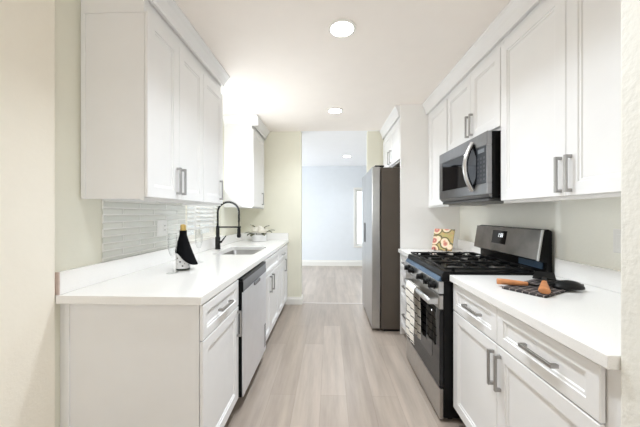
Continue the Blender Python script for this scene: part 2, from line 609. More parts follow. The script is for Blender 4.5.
bb = MB()
bb.prism([(YE - p, z) for p, z in base_profile(0.016, 0.105)], 'x', -0.64, -0.40)
bb.prism([(-0.40 + p, z) for p, z in base_profile(0.016, 0.105)], 'y', YE - 0.016, YE + 0.136)
struct(bb.build('baseboard_end', M['trim'], origin=(0, 0, 0)), 'white baseboard at the foot of the yellow wall end', 'baseboard')
struct(MB().prism([(YF - p, z) for p, z in base_profile(0.016, 0.14)], 'x', -3.0, 3.0).build('baseboard_far', M['trim'], origin=(0, 0, 0)), 'white baseboard along the far blue wall', 'baseboard')
struct(MB().prism([(-0.40, 0.0), (0.54, 0.0), (0.54, 0.004), (-0.40, 0.004)], 'y', YE + 0.03, YE + 0.075).build('trim_threshold', mat('threshold_strip', s2l(196, 188, 182), 0.4, var=0.02), bevel=0.001, origin=(0, 0, 0)), 'thin floor threshold strip in the opening', 'trim')


# windows
def window(n, axis, fixed, depth, a0, a1, z0, z1, label, sash=True):
    """axis 'y': window in a wall of constant X running along Y; axis 'x' likewise along X. fixed..depth is the frame's thickness range"""
    def B(mb, p0, p1, q0, q1, d0, d1):
        if axis == 'y':
            mb.box(d0, d1, p0, p1, q0, q1)
        else:
            mb.box(p0, p1, d0, d1, q0, q1)
    w = 0.045
    f = MB()
    B(f, a0, a1, z0, z0 + w, fixed, depth)
    B(f, a0, a1, z1 - w, z1, fixed, depth)
    B(f, a0, a0 + w, z0 + w, z1 - w, fixed, depth)
    B(f, a1 - w, a1, z0 + w, z1 - w, fixed, depth)
    mid = (a0 + a1) / 2
    if sash:
        B(f, mid - 0.02, mid + 0.02, z0 + w, z1 - w, fixed, depth)
    o = struct(f.build('window_%d' % n, M['trim'], bevel=0.002), label, 'window')
    g = MB()
    c = (fixed + depth) / 2
    B(g, a0 + w, a1 - w, z0 + w, z1 - w, c - 0.003, c + 0.003)
    g.build('pane', M['pane'], o)
    return o


w1 = window(1, 'y', LW - 0.12, LW - 0.07, WY0, WY1, WZ0, WZ1, 'bright white framed window over the sink')
MB().box(LW - 0.07, LW + 0.014, WY0 - 0.02, WY1 + 0.02, WZ0 - 0.012, WZ0 + 0.008).build('window_sill', M['trim'], w1, bevel=0.003)
w2 = window(2, 'x', YF + 0.03, YF + 0.08, FX0, FX1, FZ0, FZ1, 'bright white window on the far blue wall', sash=False)
cs = MB()
cs.box(FX0 - 0.045, FX0, YF - 0.018, YF, FZ0 - 0.045, FZ1 + 0.045).box(FX1, FX1 + 0.045, YF - 0.018, YF, FZ0 - 0.045, FZ1 + 0.045)
cs.box(FX0, FX1, YF - 0.018, YF, FZ1, FZ1 + 0.045).box(FX0, FX1, YF - 0.018, YF, FZ0 - 0.045, FZ0)
cs.build('window_casing', M['trim'], w2, bevel=0.003)

# venetian blind in the sink window
vb = thing('venetian_blind', 'white venetian blind part lowered in the window over the sink', 'blind', (LW - 0.03, (WY0 + WY1) / 2, 1.14))
MB().box(LW - 0.055, LW - 0.01, WY0 + 0.012, WY1 - 0.012, WZ1 - 0.05, WZ1 - 0.004).build('head_rail', M['blind'], vb, bevel=0.003)
MB().box(LW - 0.055, LW - 0.01, WY0 + 0.015, WY1 - 0.015, 1.135, 1.158).build('bottom_rail', M['blind'], vb, bevel=0.004)
sl = MB()
z = 1.195
while z < WZ1 - 0.06:
    m_ = Matrix.Translation((LW - 0.0325, 0, z)) @ Matrix.Rotation(R(38), 4, 'Y')
    sl.box(-0.024, 0.024, WY0 + 0.018, WY1 - 0.018, -0.0012, 0.0012, m_)
    z += 0.042
sl.build('slats', M['blind'], vb)
for y in (WY0 + 0.16, WY1 - 0.16):
    MB().box(LW - 0.0085, LW - 0.0075, y - 0.012, y + 0.012, 1.158, WZ1 - 0.05).build('ladder_tape', M['blind'], vb)

# tile behind the left counter
tag(struct(MB().box(LW, LW + 0.008, 1.50, 2.385, 1.020, 1.372).build('wall_tile', M['tile'], bevel=0.001, origin=(0, 0, 0)), 'a', 'b'), 'glossy pale grey strip tile backsplash behind the left counter', 'backsplash')


# ------------------------------------------------------------------ cabinets
def pull(parent, side, xf, y, z, length=0.16, vertical=True):
    """square brushed bar pull on a front in plane X=xf"""
    h = MB()
    o = 0.022
    a = length / 2
    if vertical:
        for s in (-1, 1):
            h.box(xf, xf + side * o, y - 0.0065, y + 0.0065, z + s * (a - 0.007) - 0.007, z + s * (a - 0.007) + 0.007)
        h.box(xf + side * (o - 0.004), xf + side * (o + 0.006), y - 0.0065, y + 0.0065, z - a, z + a)
    else:
        for s in (-1, 1):
            h.box(xf, xf + side * o, y + s * (a - 0.007) - 0.007, y + s * (a - 0.007) + 0.007, z - 0.0065, z + 0.0065)
        h.box(xf + side * (o - 0.004), xf + side * (o + 0.006), y - a, y + a, z - 0.0065, z + 0.0065)
    ob = h.build('handle', M['nickel'], parent, bevel=0.0015)
    ob['label'] = 'brushed nickel bar pull'
    return ob


def front(name, t, side, xf, y0, y1, z0, z1, frame=0.056):
    return MB().panel_front(side, xf, y0, y1, z0, z1, frame=frame).build(name, M['cab'], t)


def base_carcass(t, side, xback, xface, y0, y1, near_end=False, toe_back=0.055, top=0.876, far_panel=True):
    """box panels: two sides, floor, back, face frame and a recessed toe board. xface = plane the doors sit against"""
    b = MB()
    th = 0.018
    toe = xface - side * toe_back
    for (ya, yb) in ((y0, y0 + th), (y1 - th, y1)):
        if side > 0:
            pts = [(xback, 0), (toe, 0), (toe, 0.105), (xface, 0.105), (xface, top), (xback, top)]
        else:
            pts = [(xback, 0), (toe, 0), (toe, 0.105), (xface, 0.105), (xface, top), (xback, top)]
        b.prism(pts, 'y', ya, yb)
    b.box(xback, xface - side * 0.02, y0 + th, y1 - th, 0.105, 0.123)
    b.box(xback, xback + side * 0.006, y0 + th, y1 - th, 0.123, top)
    # face frame
    f0, f1 = xface - side * 0.019, xface
    b.box(f0, f1, y0 + th, y1 - th, top - 0.03, top)
    b.box(f0, f1, y0 + th, y1 - th, 0.105, 0.128)
    b.box(f0, f1, y0 + th, y1 - th, 0.686, 0.714)
    b.build('carcass', M['cab'], t)
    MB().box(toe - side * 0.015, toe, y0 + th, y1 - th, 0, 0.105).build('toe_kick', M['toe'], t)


DT = 0.019
LF = -0.598          # left face-frame plane; doors stand 19 mm proud at -0.579
LD = LF + DT
g = 0.0015

# left run: drawer base nearest the camera
GB = 'base cabinets under the sink counter'
t = thing('base_cabinet', 'white drawer base cabinet with broad end panel at near left, beside dishwasher', 'cabinet', (-0.91, 1.505, 0), GB)
base_carcass(t, 1, -1.226, LF, 1.256, 1.762)
MB().box(-1.226, -1.208, 1.250, 1.256, 0, 0.876).build('end_moulding', M['cab'], t, bevel=0.001)
MB().box(LW + 0.0005, -1.226, 1.262, 1.762, 0, 0.876).build('filler_strip', M['cab'], t)
d = front('drawer', t, 1, LD, 1.258, 1.757, 0.704, 0.866, 0.042)
pull(d, 1, LD, 1.508, 0.785, vertical=False)
d = front('door', t, 1, LD, 1.258, 1.757, 0.112, 0.698)
pull(d, 1, LD, 1.728, 0.597)

# dishwasher
t = thing('dishwasher', 'stainless dishwasher with black top edge between the left base cabinets', 'dishwasher', (-0.91, 2.095, 0))
MB().box(LW + 0.05, -0.600, 1.770, 2.416, 0.10, 0.868).build('body', M['black'], t)
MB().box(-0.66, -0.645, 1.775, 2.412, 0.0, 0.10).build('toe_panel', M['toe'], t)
MB().box(-0.600, -0.564, 1.769, 2.417, 0.108, 0.782).build('door_edge', M['black'], t, bevel=0.002)
MB().box(-0.5635, -0.553, 1.772, 2.414, 0.108, 0.782).build('door', M['dwsteel'], t, bevel=0.003)
dp = MB()
dp.prism([(-0.598, 0.786), (-0.551, 0.786), (-0.557, 0.852), (-0.598, 0.852)], 'y', 1.770, 2.416)
cp = dp.build('control_panel', mat('grey_steel_panel', (0.30, 0.31, 0.33), 0.35, 1.0, var=0.04), t, bevel=0.003)
MB().box(-0.60, -0.556, 1.767, 2.416, 0.8525, 0.870).box(-0.60, -0.5515, 1.764, 1.7695, 0.784, 0.8525).build('top_edge', M['black'], t)
hn = MB()
hn.box(-0.5525, -0.541, 2.02, 2.17, 0.762, 0.7855)
hn.build('handle', mat('grey_pocket_handle', (0.25, 0.25, 0.26), 0.4, 0.8, var=0.04), t, bevel=0.004)
gv = MB()
for k in range(9):
    zz = 0.15 + k * 0.022
    gv.box(-0.5529, -0.5515, 2.35, 2.40, zz, zz + 0.011)
gv.build('vent', mat('grey_vent_slots', (0.12, 0.12, 0.13), 0.5, var=0.03), t)

# sink base
t = thing('base_cabinet', 'white sink base cabinet with two doors, right after the dishwasher', 'cabinet', (-0.91, 2.755, 0), GB)
base_carcass(t, 1, LW + 0.02, LF, 2.425, 3.168)
front('false_front', t, 1, LD, 2.428, 3.165, 0.704, 0.866, 0.042)
d = front('door', t, 1, LD, 2.428, 2.745, 0.112, 0.698)
pull(d, 1, LD, 2.69, 0.60)
d = front('door', t, 1, LD, 2.748, 3.165, 0.112, 0.698)
pull(d, 1, LD, 2.80, 0.60)

# last left base
t = thing('base_cabinet', 'white drawer base cabinet at the far end of the left run, against yellow wall', 'cabinet', (-0.91, 3.50, 0), GB)
base_carcass(t, 1, LW + 0.02, LF, 3.172, 3.925)
d = front('drawer', t, 1, LD, 3.175, 3.80, 0.704, 0.866, 0.042)
pull(d, 1, LD, 3.45, 0.785, vertical=False)
d = front('door', t, 1, LD, 3.175, 3.485, 0.112, 0.698)
d = front('door', t, 1, LD, 3.488, 3.80, 0.112, 0.698)
pull(d, 1, LD, 3.60, 0.62)
MB().box(LF - 0.019, LF + 0.004, 3.803, 3.925, 0.105, 0.876).build('filler_strip', M['cab'], t)


# ------------------------------------------------------------------ countertops
def counter_mesh(outline, holes, z0, z1):
    bm = bmesh.new()
    edges = []
    for loop in [outline] + holes:
        vs = [bm.verts.new((x, y, z1)) for x, y in loop]
        edges += [bm.edges.new((vs[i], vs[(i + 1) % len(vs)])) for i in range(len(vs))]
    bmesh.ops.triangle_fill(bm, use_beauty=True, edges=edges)
    r = bmesh.ops.extrude_face_region(bm, geom=bm.faces[:])
    vs = [e for e in r['geom'] if isinstance(e, bmesh.types.BMVert)]
    bmesh.ops.translate(bm, verts=vs, vec=(0, 0, z0 - z1))
    return bm


def rrect(x0, x1, y0, y1, r, n=6):
    pts = []
    for cx, cy, a0 in ((x1 - r, y1 - r, 0), (x0 + r, y1 - r, 90), (x0 + r, y0 + r, 180), (x1 - r, y0 + r, 270)):
        for k in range(n + 1):
            a = R(a0 + 90 * k / n)
            pts.append((cx + r * math.cos(a), cy + r * math.sin(a)))
    return pts


SX0, SX1, SY0, SY1 = -1.085, -0.695, 2.510, 3.118
ct = thing('countertop', 'long white speckled quartz countertop with sink along the left wall', 'countertop', (-0.91, 2.58, 0.876))
mb = MB()
mb.bm.free()
mb.bm = counter_mesh([(LW + 0.0125, 1.228), (-0.575, 1.228), (-0.575, 3.93), (LW + 0.0125, 3.93)], [rrect(SX0, SX1, SY0, SY1, 0.04)], 0.876, 0.914)
mb.build('slab', M['quartz'], ct, bevel=0.002)
MB().box(LW + 0.0005, LW + 0.022, 1.240, 3.912, 0.9145, 1.019).box(LW + 0.022, -0.58, 3.912, 3.932, 0.9145, 1.012).build('backsplash', M['quartz'], ct, bevel=0.002)
MB().box(LW + 0.0005, LW + 0.022, 1.234, 1.2395, 0.9145, 1.019).build('backsplash_end', M['pinkboard'], ct)

sk = thing('kitchen_sink', 'undermount stainless sink basin set in the left countertop', 'sink', ((SX0 + SX1) / 2, (SY0 + SY1) / 2, 0.70))
s = MB()
bm = s.bm
loops = []
for ins, zz in ((-0.025, 0.8755), (-0.004, 0.8755), (0.0, 0.87), (0.012, 0.73), (0.04, 0.702)):
    loops.append([bm.verts.new((x, y, zz)) for x, y in rrect(SX0 + ins, SX1 - ins, SY0 + ins, SY1 - ins, 0.045)])
for a, b in zip(loops, loops[1:]):
    for k in range(len(a)):
        bm.faces.new([a[k], a[(k + 1) % len(a)], b[(k + 1) % len(a)], b[k]])
bm.faces.new(loops[-1])
s.build('basin', M['sinksteel'], sk, smooth=True)
MB().lathe([(0.045, 0.7025), (0.045, 0.706), (0.036, 0.708), (0.030, 0.704), (0.0, 0.7035)], -0.90, 2.83, 24).build('drain', M['steel'], sk, smooth=True)

cr_ = thing('countertop', 'white quartz countertop at near right, carrying the wooden-handled utensils', 'countertop', (1.06, 1.24, 0.876))
MB().box(0.735, RW - 0.0005, YN + 0.002, 1.727, 0.876, 0.914).build('slab', M['quartz'], cr_, bevel=0.002)
MB().box(RW - 0.021, RW - 0.0005, YN + 0.002, 1.727, 0.9145, 1.017).build('backsplash', M['quartz'], cr_, bevel=0.002)
cs_ = thing('countertop', 'small white quartz countertop between the range and the refrigerator panel', 'countertop', (1.06, 2.75, 0.876))
MB().box(0.735, RW - 0.0005, 2.497, 2.998, 0.876, 0.914).build('slab', M['quartz'], cs_, bevel=0.002)
MB().box(RW - 0.021, RW - 0.0005, 2.497, 2.998, 0.9145, 1.017).build('backsplash', M['quartz'], cs_, bevel=0.002)

# ------------------------------------------------------------------ right base cabinets
RF = 0.773
RDo = RF - DT
GR = 'base cabinets beside the range'
t = thing('base_cabinet', 'white base cabinet with two drawers over two doors at near right', 'cabinet', (1.06, 1.25, 0), GR)
base_carcass(t, -1, RW - 0.005, RF, 0.785, 1.722)
MB().box(RF, RF + 0.019, YN + 0.002, 0.785, 0.0, 0.876).build('filler_strip', M['cab'], t)
d = front('drawer', t, -1, RDo, 1.2795, 1.720, 0.704, 0.866, 0.042)
pull(d, -1, RDo, 1.478, 0.785, vertical=False)
d = front('drawer', t, -1, RDo, 0.801, 1.2765, 0.704, 0.866, 0.042)
pull(d, -1, RDo, 1.018, 0.785, vertical=False)
d = front('door', t, -1, RDo, 1.2795, 1.720, 0.112, 0.698)
pull(d, -1, RDo, 1.303, 0.585)
d = front('door', t, -1, RDo, 0.801, 1.2765, 0.112, 0.698)
pull(d, -1, RDo, 1.251, 0.585)

t = thing('base_cabinet', 'narrow white three-drawer base cabinet between range and refrigerator', 'cabinet', (1.06, 2.75, 0), GR)
base_carcass(t, -1, RW - 0.005, RF, 2.500, 2.996)
for (z0, z1, zp) in ((0.704, 0.866, 0.795), (0.412, 0.698, 0.56), (0.112, 0.406, 0.275)):
    d = front('drawer', t, -1, RDo, 2.503, 2.993, z0, z1, 0.042)
    pull(d, -1, RDo, 2.745, zp, vertical=False)

# white panel between the counter and the refrigerator
struct(MB().box(0.761, RW - 0.001, 3.0, 3.02, 0, CEIL - 0.001).build('wall_partition', mat('white_wall_paint', s2l(248, 247, 245), 0.6, bump=0.1, bscale=70, var=0.008), bevel=0.001, origin=(0, 0, 0)), 'tall white partition standing beside the refrigerator', 'wall')


# ------------------------------------------------------------------ wall cabinets
def wall_carcass(t, side, xback, xface, y0, y1, z0, z1):
    b = MB()
    b.box(xback, xface, y0, y1, z0 + 0.012, z1)
    # light rail under the front and the recessed bottom
    b.box(xface - side * 0.019, xface, y0, y1, z0 - 0.012, z0 + 0.012)
    b.box(xback, xface - side * 0.019, y0, y0 + 0.016, z0 - 0.004, z0 + 0.012)
    b.box(xback, xface - side * 0.019, y1 - 0.016, y1, z0 - 0.004, z0 + 0.012)
    b.build('carcass', M['cab'], t)


UL = -0.9265
ULD = UL + DT
UZ0, UZ1 = 1.367, 2.380
GUL = 'wall cabinets on the left wall'
t = thing('wall_cabinet', 'white two-door wall cabinet at near left with end panel facing the camera', 'cabinet', (-1.09, 1.67, UZ0), GUL)
wall_carcass(t, 1, -1.2470, UL, 1.362, 1.978, UZ0, UZ1)
MB().box(LW + 0.0005, -1.2470, 1.370, 1.978, UZ0, UZ1).build('filler_strip', M['cab'], t)
em = MB()
em.box(-1.247, -1.228, 1.357, 1.362, UZ0, 2.296)
em.box(-1.247, UL, 1.357, 1.362, 2.296, 2.308)
em.build('end_moulding', M['cab'], t, bevel=0.001)
d = front('door', t, 1, ULD, 1.360, 1.653, 1.372, 2.300)
pull(d, 1, ULD, 1.627, 1.482)
d = front('door', t, 1, ULD, 1.656, 1.976, 1.372, 2.300)
pull(d, 1, ULD, 1.682, 1.482)
t = thing('wall_cabinet', 'narrow white single-door wall cabinet left of the sink window', 'cabinet', (-1.09, 2.16, UZ0), GUL)
wall_carcass(t, 1, LW + 0.001, UL, 1.980, 2.345, UZ0, UZ1)
d = front('door', t, 1, ULD, 1.982, 2.343, 1.372, 2.300)
pull(d, 1, ULD, 2.275, 1.482)
t = thing('wall_cabinet', 'white wall cabinet beyond the sink window, against the yellow wall', 'cabinet', (-1.09, 3.6, UZ0), GUL)
wall_carcass(t, 1, LW + 0.001, UL, 3.295, 3.930, UZ0, UZ1)
d = front('door', t, 1, ULD, 3.298, 3.850, 1.372, 2.300)
pull(d, 1, ULD, 3.71, 1.482)

UR = 1.054
URD = UR - DT
GUR = 'wall cabinets on the right wall'
t = thing('wall_cabinet', 'large white two-door wall cabinet over the near right counter', 'cabinet', (1.22, 1.25, 1.362), GUR)
wall_carcass(t, -1, RW - 0.001, UR, YN + 0.003, 1.717, 1.362, 2.345)
d = front('door', t, -1, URD, 1.2545, 1.716, 1.366, 2.300)
pull(d, -1, URD, 1.278, 1.462)
d = front('door', t, -1, URD, 0.775, 1.2515, 1.366, 2.300)
pull(d, -1, URD, 1.226, 1.462)
t = thing('wall_cabinet', 'short white two-door wall cabinet above the microwave', 'cabinet', (1.22, 2.1, 1.81), GUR)
wall_carcass(t, -1, RW - 0.001, UR, 1.720, 2.484, 1.816, 2.345)
d = front('door', t, -1, URD, 1.724, 2.072, 1.822, 2.300)
pull(d, -1, URD, 2.046, 1.930)
d = front('door', t, -1, URD, 2.075, 2.470, 1.822, 2.300)
pull(d, -1, URD, 2.102, 1.930)
t = thing('wall_cabinet', 'narrow white wall cabinet left of the microwave, above the fruit print', 'cabinet', (1.22, 2.74, 1.362), GUR)
wall_carcass(t, -1, RW - 0.001, UR, 2.488, 2.997, 1.362, 2.345)
d = front('door', t, -1, URD, 2.490, 2.912, 1.366, 2.300)
t = thing('wall_cabinet', 'deep white wall cabinet above the refrigerator', 'cabinet', (1.08, 3.48, 1.86), GUR)
wall_carcass(t, -1, RW - 0.001, 0.775, 3.022, 3.960, 1.872, 2.345)
d = front('door', t, -1, 0.756, 3.026, 3.47, 1.878, 2.300)
pull(d, -1, 0.756, 3.42, 1.98)
d = front('door', t, -1, 0.756, 3.473, 3.94, 1.878, 2.300)
pull(d, -1, 0.756, 3.52, 1.98)


def crown(proj, z0):
    """crown profile: (distance out from the cabinet face, z)"""
    h_ = CEIL - z0
    return [(0.0, z0), (0.010, z0), (0.012, z0 + h_ * 0.18), (proj * 0.45, z0 + h_ * 0.45), (proj * 0.62, z0 + h_ * 0.62), (proj * 0.9, z0 + h_ * 0.80), (proj, z0 + h_ * 0.84), (proj, CEIL - 0.001), (0.0, CEIL - 0.001)]


c = MB()
c.prism([(ULD + p, z) for p, z in crown(0.062, 2.368)], 'y', 1.362, 2.345)
c.box(-1.247, ULD, 1.364, 2.345, 2.381, CEIL - 0.001)
struct(c.build('trim_1', M['cab'], origin=(0, 0, 0)), 'white crown moulding over the near left wall cabinets', 'moulding')
c = MB()
c.prism([(ULD + p, z) for p, z in crown(0.062, 2.340)], 'y', 3.295, 3.930)
c.prism([(3.295 - p, z) for p, z in crown(0.062, 2.340)], 'x', LW + 0.001, ULD + 0.062)
c.box(LW + 0.001, ULD, 3.296, 3.930, 2.381, CEIL - 0.001)
struct(c.build('trim_2', M['cab'], origin=(0, 0, 0)), 'white crown moulding over the far left wall cabinet', 'moulding')
c = MB()
c.prism([(URD - p, z) for p, z in crown(0.045, 2.338)], 'y', YN + 0.003, 2.997)
c.box(URD, RW - 0.001, YN + 0.003, 2.997, 2.346, CEIL - 0.001)
struct(c.build('trim_3', M['cab'], origin=(0, 0, 0)), 'white crown moulding along the right wall cabinets', 'moulding')
c = MB()
c.prism([(0.756 - p, z) for p, z in crown(0.045, 2.338)], 'y', 3.022, 3.960)
c.box(0.756, RW - 0.001, 3.022, 3.960, 2.346, CEIL - 0.001)
struct(c.build('trim_4', M['cab'], origin=(0, 0, 0)), 'white crown moulding over the refrigerator cabinet', 'moulding')

# ------------------------------------------------------------------ refrigerator
fr = thing('refrigerator', 'tall side-by-side steel refrigerator with brown-grey sides at the far right', 'refrigerator', (0.95, 3.49, 0))
FY0, FY1 = 3.040, 3.950
MB().box(0.563, RW - 0.03, FY0 + 0.003, FY1 - 0.003, 0.03, 1.79).build('body', M['fridge'], fr, bevel=0.004)
MB().box(0.60, RW - 0.05, FY0 + 0.03, FY1 - 0.03, 0.0, 0.031).build('base_grille', M['black'], fr)
fd = mat('fridge_door_steel', (0.46, 0.455, 0.445), 0.30, 1.0, var=0.04, vscale=20)
for (a, b2) in ((FY0, 3.628), (3.634, FY1)):
    dd = MB().box(0.464, 0.556, a, b2, 0.035, 1.80).build('door', fd, fr, bevel=0.012, seg=3)
    ye = b2 - 0.022 if a == FY0 else a + 0.022
    hm = MB().box(0.457, 0.4645, ye - 0.014, ye + 0.014, 0.92, 1.17)
    gh = hm.build('handle', mat('dark_steel_handle', (0.10, 0.095, 0.09), 0.35, 1.0, var=0.04) if a == FY0 else bpy.data.materials['dark_steel_handle'], dd, bevel=0.003)
    gh['label'] = 'dark vertical pocket grip'
for yy in (FY0 + 0.05, FY1 - 0.05):
    MB().box(0.50, 0.60, yy - 0.035, yy + 0.035, 1.801, 1.815).build('hinge_cover', M['blackm'], fr, bevel=0.004)

# ------------------------------------------------------------------ gas range
RY0, RY1 = 1.737, 2.491
rg = thing('gas_range', 'stainless gas range with black grates, knobs and striped towel', 'range', (1.02, 2.11, 0))
MB().box(0.705, RW - 0.02, RY0, RY1, 0.03, 0.868).box(0.756, RW - 0.02, RY0, RY1, 0.868, 0.905).build('body', M['black'], rg, bevel=0.002)
for yy in (RY0 + 0.05, RY1 - 0.05):
    for xx in (0.76, RW - 0.08):
        MB().lathe([(0.02, 0.0), (0.02, 0.0298)], xx, yy, 12).build('foot', M['black'], rg)
MB().box(0.682, 0.7045, RY0 + 0.003, RY1 - 0.003, 0.018, 0.203).build('storage_drawer', M['steelw'], rg, bevel=0.003)
# oven door
od = MB().box(0.680, 0.7045, RY0 + 0.003, RY1 - 0.003, 0.211, 0.696).build('oven_door', M['glassb'], rg, bevel=0.003)
MB().box(0.678, 0.7045, RY0 + 0.003, RY1 - 0.003, 0.6965, 0.782).build('door_top_trim', M['steelw'], od, bevel=0.003)
# window border in the black glass
wb = MB()
WA, WB_, WC, WD = 1.86, 2.37, 0.335, 0.655
wb.prism(rrect(WA, WB_, WC, WD, 0.03), 'x', 0.6785, 0.6805)
wb.build('oven_window', mat('oven_window_glass', (0.004, 0.004, 0.005), 0.04, spec=0.9, var=0.02), od)
oh = MB()
oh.tube([(0.627, 1.752, 0.742), (0.625, 1.76, 0.742), (0.622, 1.90, 0.742), (0.621, 2.11, 0.742), (0.622, 2.25, 0.742), (0.625, 2.31, 0.742), (0.627, 2.316, 0.742)], [0.010, 0.013, 0.013, 0.013, 0.013, 0.013, 0.010], 16, flat=1.55)
for yy in (1.765, 2.303):
    oh.box(0.628, 0.679, yy - 0.012, yy + 0.012, 0.725, 0.759)
oh.build('oven_handle', mat('bright_steel_handle', (0.66, 0.66, 0.66), 0.3, 1.0, var=0.03), od, smooth=True)
# control panel: upright face, then a slope up to the cooktop
pc = MB()
pc.prism([(0.7045, 0.793), (0.670, 0.793), (0.674, 0.868), (0.7045, 0.868)], 'y', RY0, RY1)
cpn = pc.build('control_panel', M['steel'], rg, bevel=0.002)
pf = MB()
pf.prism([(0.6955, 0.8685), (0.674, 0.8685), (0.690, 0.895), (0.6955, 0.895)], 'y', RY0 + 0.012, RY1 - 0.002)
pf.build('front_slope', M['bluesteel'], rg, bevel=0.002)['label'] = 'sloping front strip with its sky reflection painted blue'  # sky reflection painted into the steel as blue
for yy in (1.80, 1.89, 2.035, 2.25, 2.36):
    k = MB()
    mt = Matrix.Translation((0.672, yy, 0.834)) @ Matrix.Rotation(R(-90), 4, 'Y')
    k.lathe([(0.026, 0.0), (0.026, 0.006), (0.021, 0.009), (0.019, 0.034), (0.016, 0.037), (0.0, 0.037)], 0, 0, 20, mt)
    k.box(-0.018, 0.018, -0.004, 0.004, 0.036, 0.042, mt)
    k.build('knob', M['black'], cpn, smooth=True)
# cooktop with raised rim
ck = MB()
ck.box(0.745, RW - 0.10, RY0, RY1, 0.905, 0.918)
ck.prism([(0.696, 0.8685), (0.696, 0.912), (0.705, 0.931), (0.755, 0.931), (0.755, 0.8685)], 'y', RY0, RY1).box(0.755, RW - 0.10, RY0, RY0 + 0.015, 0.918, 0.928).box(0.755, RW - 0.10, RY1 - 0.015, RY1, 0.918, 0.928)
ck.build('cooktop', M['black'], rg, bevel=0.003)
for (bx, by, br_) in ((0.87, 1.92, 0.05), (0.87, 2.30, 0.042), (1.14, 1.92, 0.042), (1.14, 2.30, 0.05), (1.005, 2.11, 0.038)):
    bn = MB()
    bn.lathe([(br_ + 0.012, 0.9185), (br_ + 0.012, 0.924), (br_, 0.926), (br_, 0.934), (br_ * 0.8, 0.936)], bx, by, 24)
    bo = bn.build('burner', mat('burner_alloy', (0.45, 0.44, 0.43), 0.4, 1.0, var=0.05) if 'burner_alloy' not in bpy.data.materials else bpy.data.materials['burner_alloy'], rg, smooth=True)
    MB().lathe([(br_ * 0.78, 0.9365), (br_ * 0.78, 0.942), (br_ * 0.7, 0.945), (0, 0.945)], bx, by, 24).build('burner_cap', M['iron'], bo, smooth=True)
# three continuous grates
for (ya, yb) in ((RY0 + 0.018, 1.982), (1.988, 2.240), (2.246, RY1 - 0.018)):
    gm = MB()
    xa, xb, zt = 0.722, 1.255, 0.952
    w = 0.006
    for x in (xa, (xa + xb) / 2, xb):
        gm.box(x - w, x + w, ya, yb, zt - 0.012, zt)
    for y in (ya + w, yb - w):
        gm.box(xa, xb, y - w, y + w, zt - 0.012, zt)
    ym = (ya + yb) / 2
    for bx in (0.87, 1.14):
        gm.box(bx - 0.105, bx - 0.028, ym - w * 0.8, ym + w * 0.8, zt - 0.010, zt + 0.004)
        gm.box(bx + 0.028, bx + 0.105, ym - w * 0.8, ym + w * 0.8, zt - 0.010, zt + 0.004)
        gm.box(bx - w * 0.8, bx + w * 0.8, ya, ym - 0.028, zt - 0.010, zt + 0.004)
        gm.box(bx - w * 0.8, bx + w * 0.8, ym + 0.028, yb, zt - 0.010, zt + 0.004)
    for x in (xa + 0.050, xb - 0.004):
        for y in (ya + 0.008, yb - 0.008):
            gm.box(x - 0.008, x + 0.008, y - 0.008, y + 0.008, 0.9185, zt)
    gm.build('grate', M['iron'], rg, bevel=0.002)
# backguard
bk = MB()
bk.prism([(1.279, 1.000), (1.308, 1.184), (RW - 0.045, 1.192), (RW - 0.022, 1.18), (RW - 0.022, 0.9185), (1.325, 0.9185), (1.325, 0.985)], 'y', RY0 + 0.006, RY1 - 0.006)
bgd = bk.build('backguard', M['black'], rg, bevel=0.003)
dx, dz = 1.308 - 1.279, 1.184 - 1.000


def on_guard(mb, y0, y1, s0, s1, off0, off1):
    n = Vector((-dz, 0, dx)).normalized()
    P0 = Vector((1.279, 0, 1.000))
    D = Vector((dx, 0, dz))
    pts = []
    for s_, o_ in ((s0, off0), (s1, off0), (s1, off1), (s0, off1)):
        p = P0 + D * s_ + n * o_
        pts.append((p.x, p.z))
    mb.prism(pts, 'y', y0, y1)


q = MB()
on_guard(q, RY0 + 0.004, RY1 + 0.004, 0.0, 1.0, 0.0005, 0.006)
fp = q.build('backguard_face', M['steeld'], bgd, bevel=0.002)
q = MB()
on_guard(q, RY0 + 0.0, RY0 + 0.014, -0.02, 1.02, 0.0005, 0.010)
q.build('end_trim', M['steel'], bgd, bevel=0.002)
q = MB()
on_guard(q, 2.075, 2.245, 0.33, 0.86, 0.0062, 0.0085)
ds = q.build('display', M['glassb'], bgd)
q = MB()
# clock digits 2:00 built from small bars
digs = {'2': 'abged', '0': 'abcdef', ':': ''}
yy0 = 2.165
for chs in '2:00':
    if chs == ':':
        for zz in (0.60, 0.70):
            on_guard(q, yy0 - 0.003, yy0, zz, zz + 0.02, 0.0086, 0.0092)
        yy0 -= 0.008
        continue
    w_, lo, mi, hi = 0.010, 0.60, 0.67, 0.74
    for sgm in digs[chs]:
        if sgm in 'agd':
            zz = {'a': hi, 'g': mi, 'd': lo}[sgm]
            on_guard(q, yy0 - w_, yy0, zz, zz + 0.014, 0.0086, 0.0092)
        else:
            ya = yy0 - w_ if sgm in 'bc' else yy0 - 0.003
            za = mi if sgm in 'bf' else lo
            on_guard(q, ya, ya + 0.003, za, za + 0.08, 0.0086, 0.0092)
    yy0 -= 0.017
q.build('clock_digits', M['led'], ds)
# recessed strip under the face in blue-tinted steel
MB().box(1.314, 1.3245, RY0 + 0.03, RY0 + 0.24, 0.945, 0.985).build('lower_strip', M['bluesteel'], bgd)['label'] = 'blue-tinted strip under the backguard'

# striped towel hung on the oven handle
tw = thing('kitchen_towel', 'white kitchen towel with thin black stripes hanging on the oven handle', 'towel', (0.62, 2.18, 0.36))


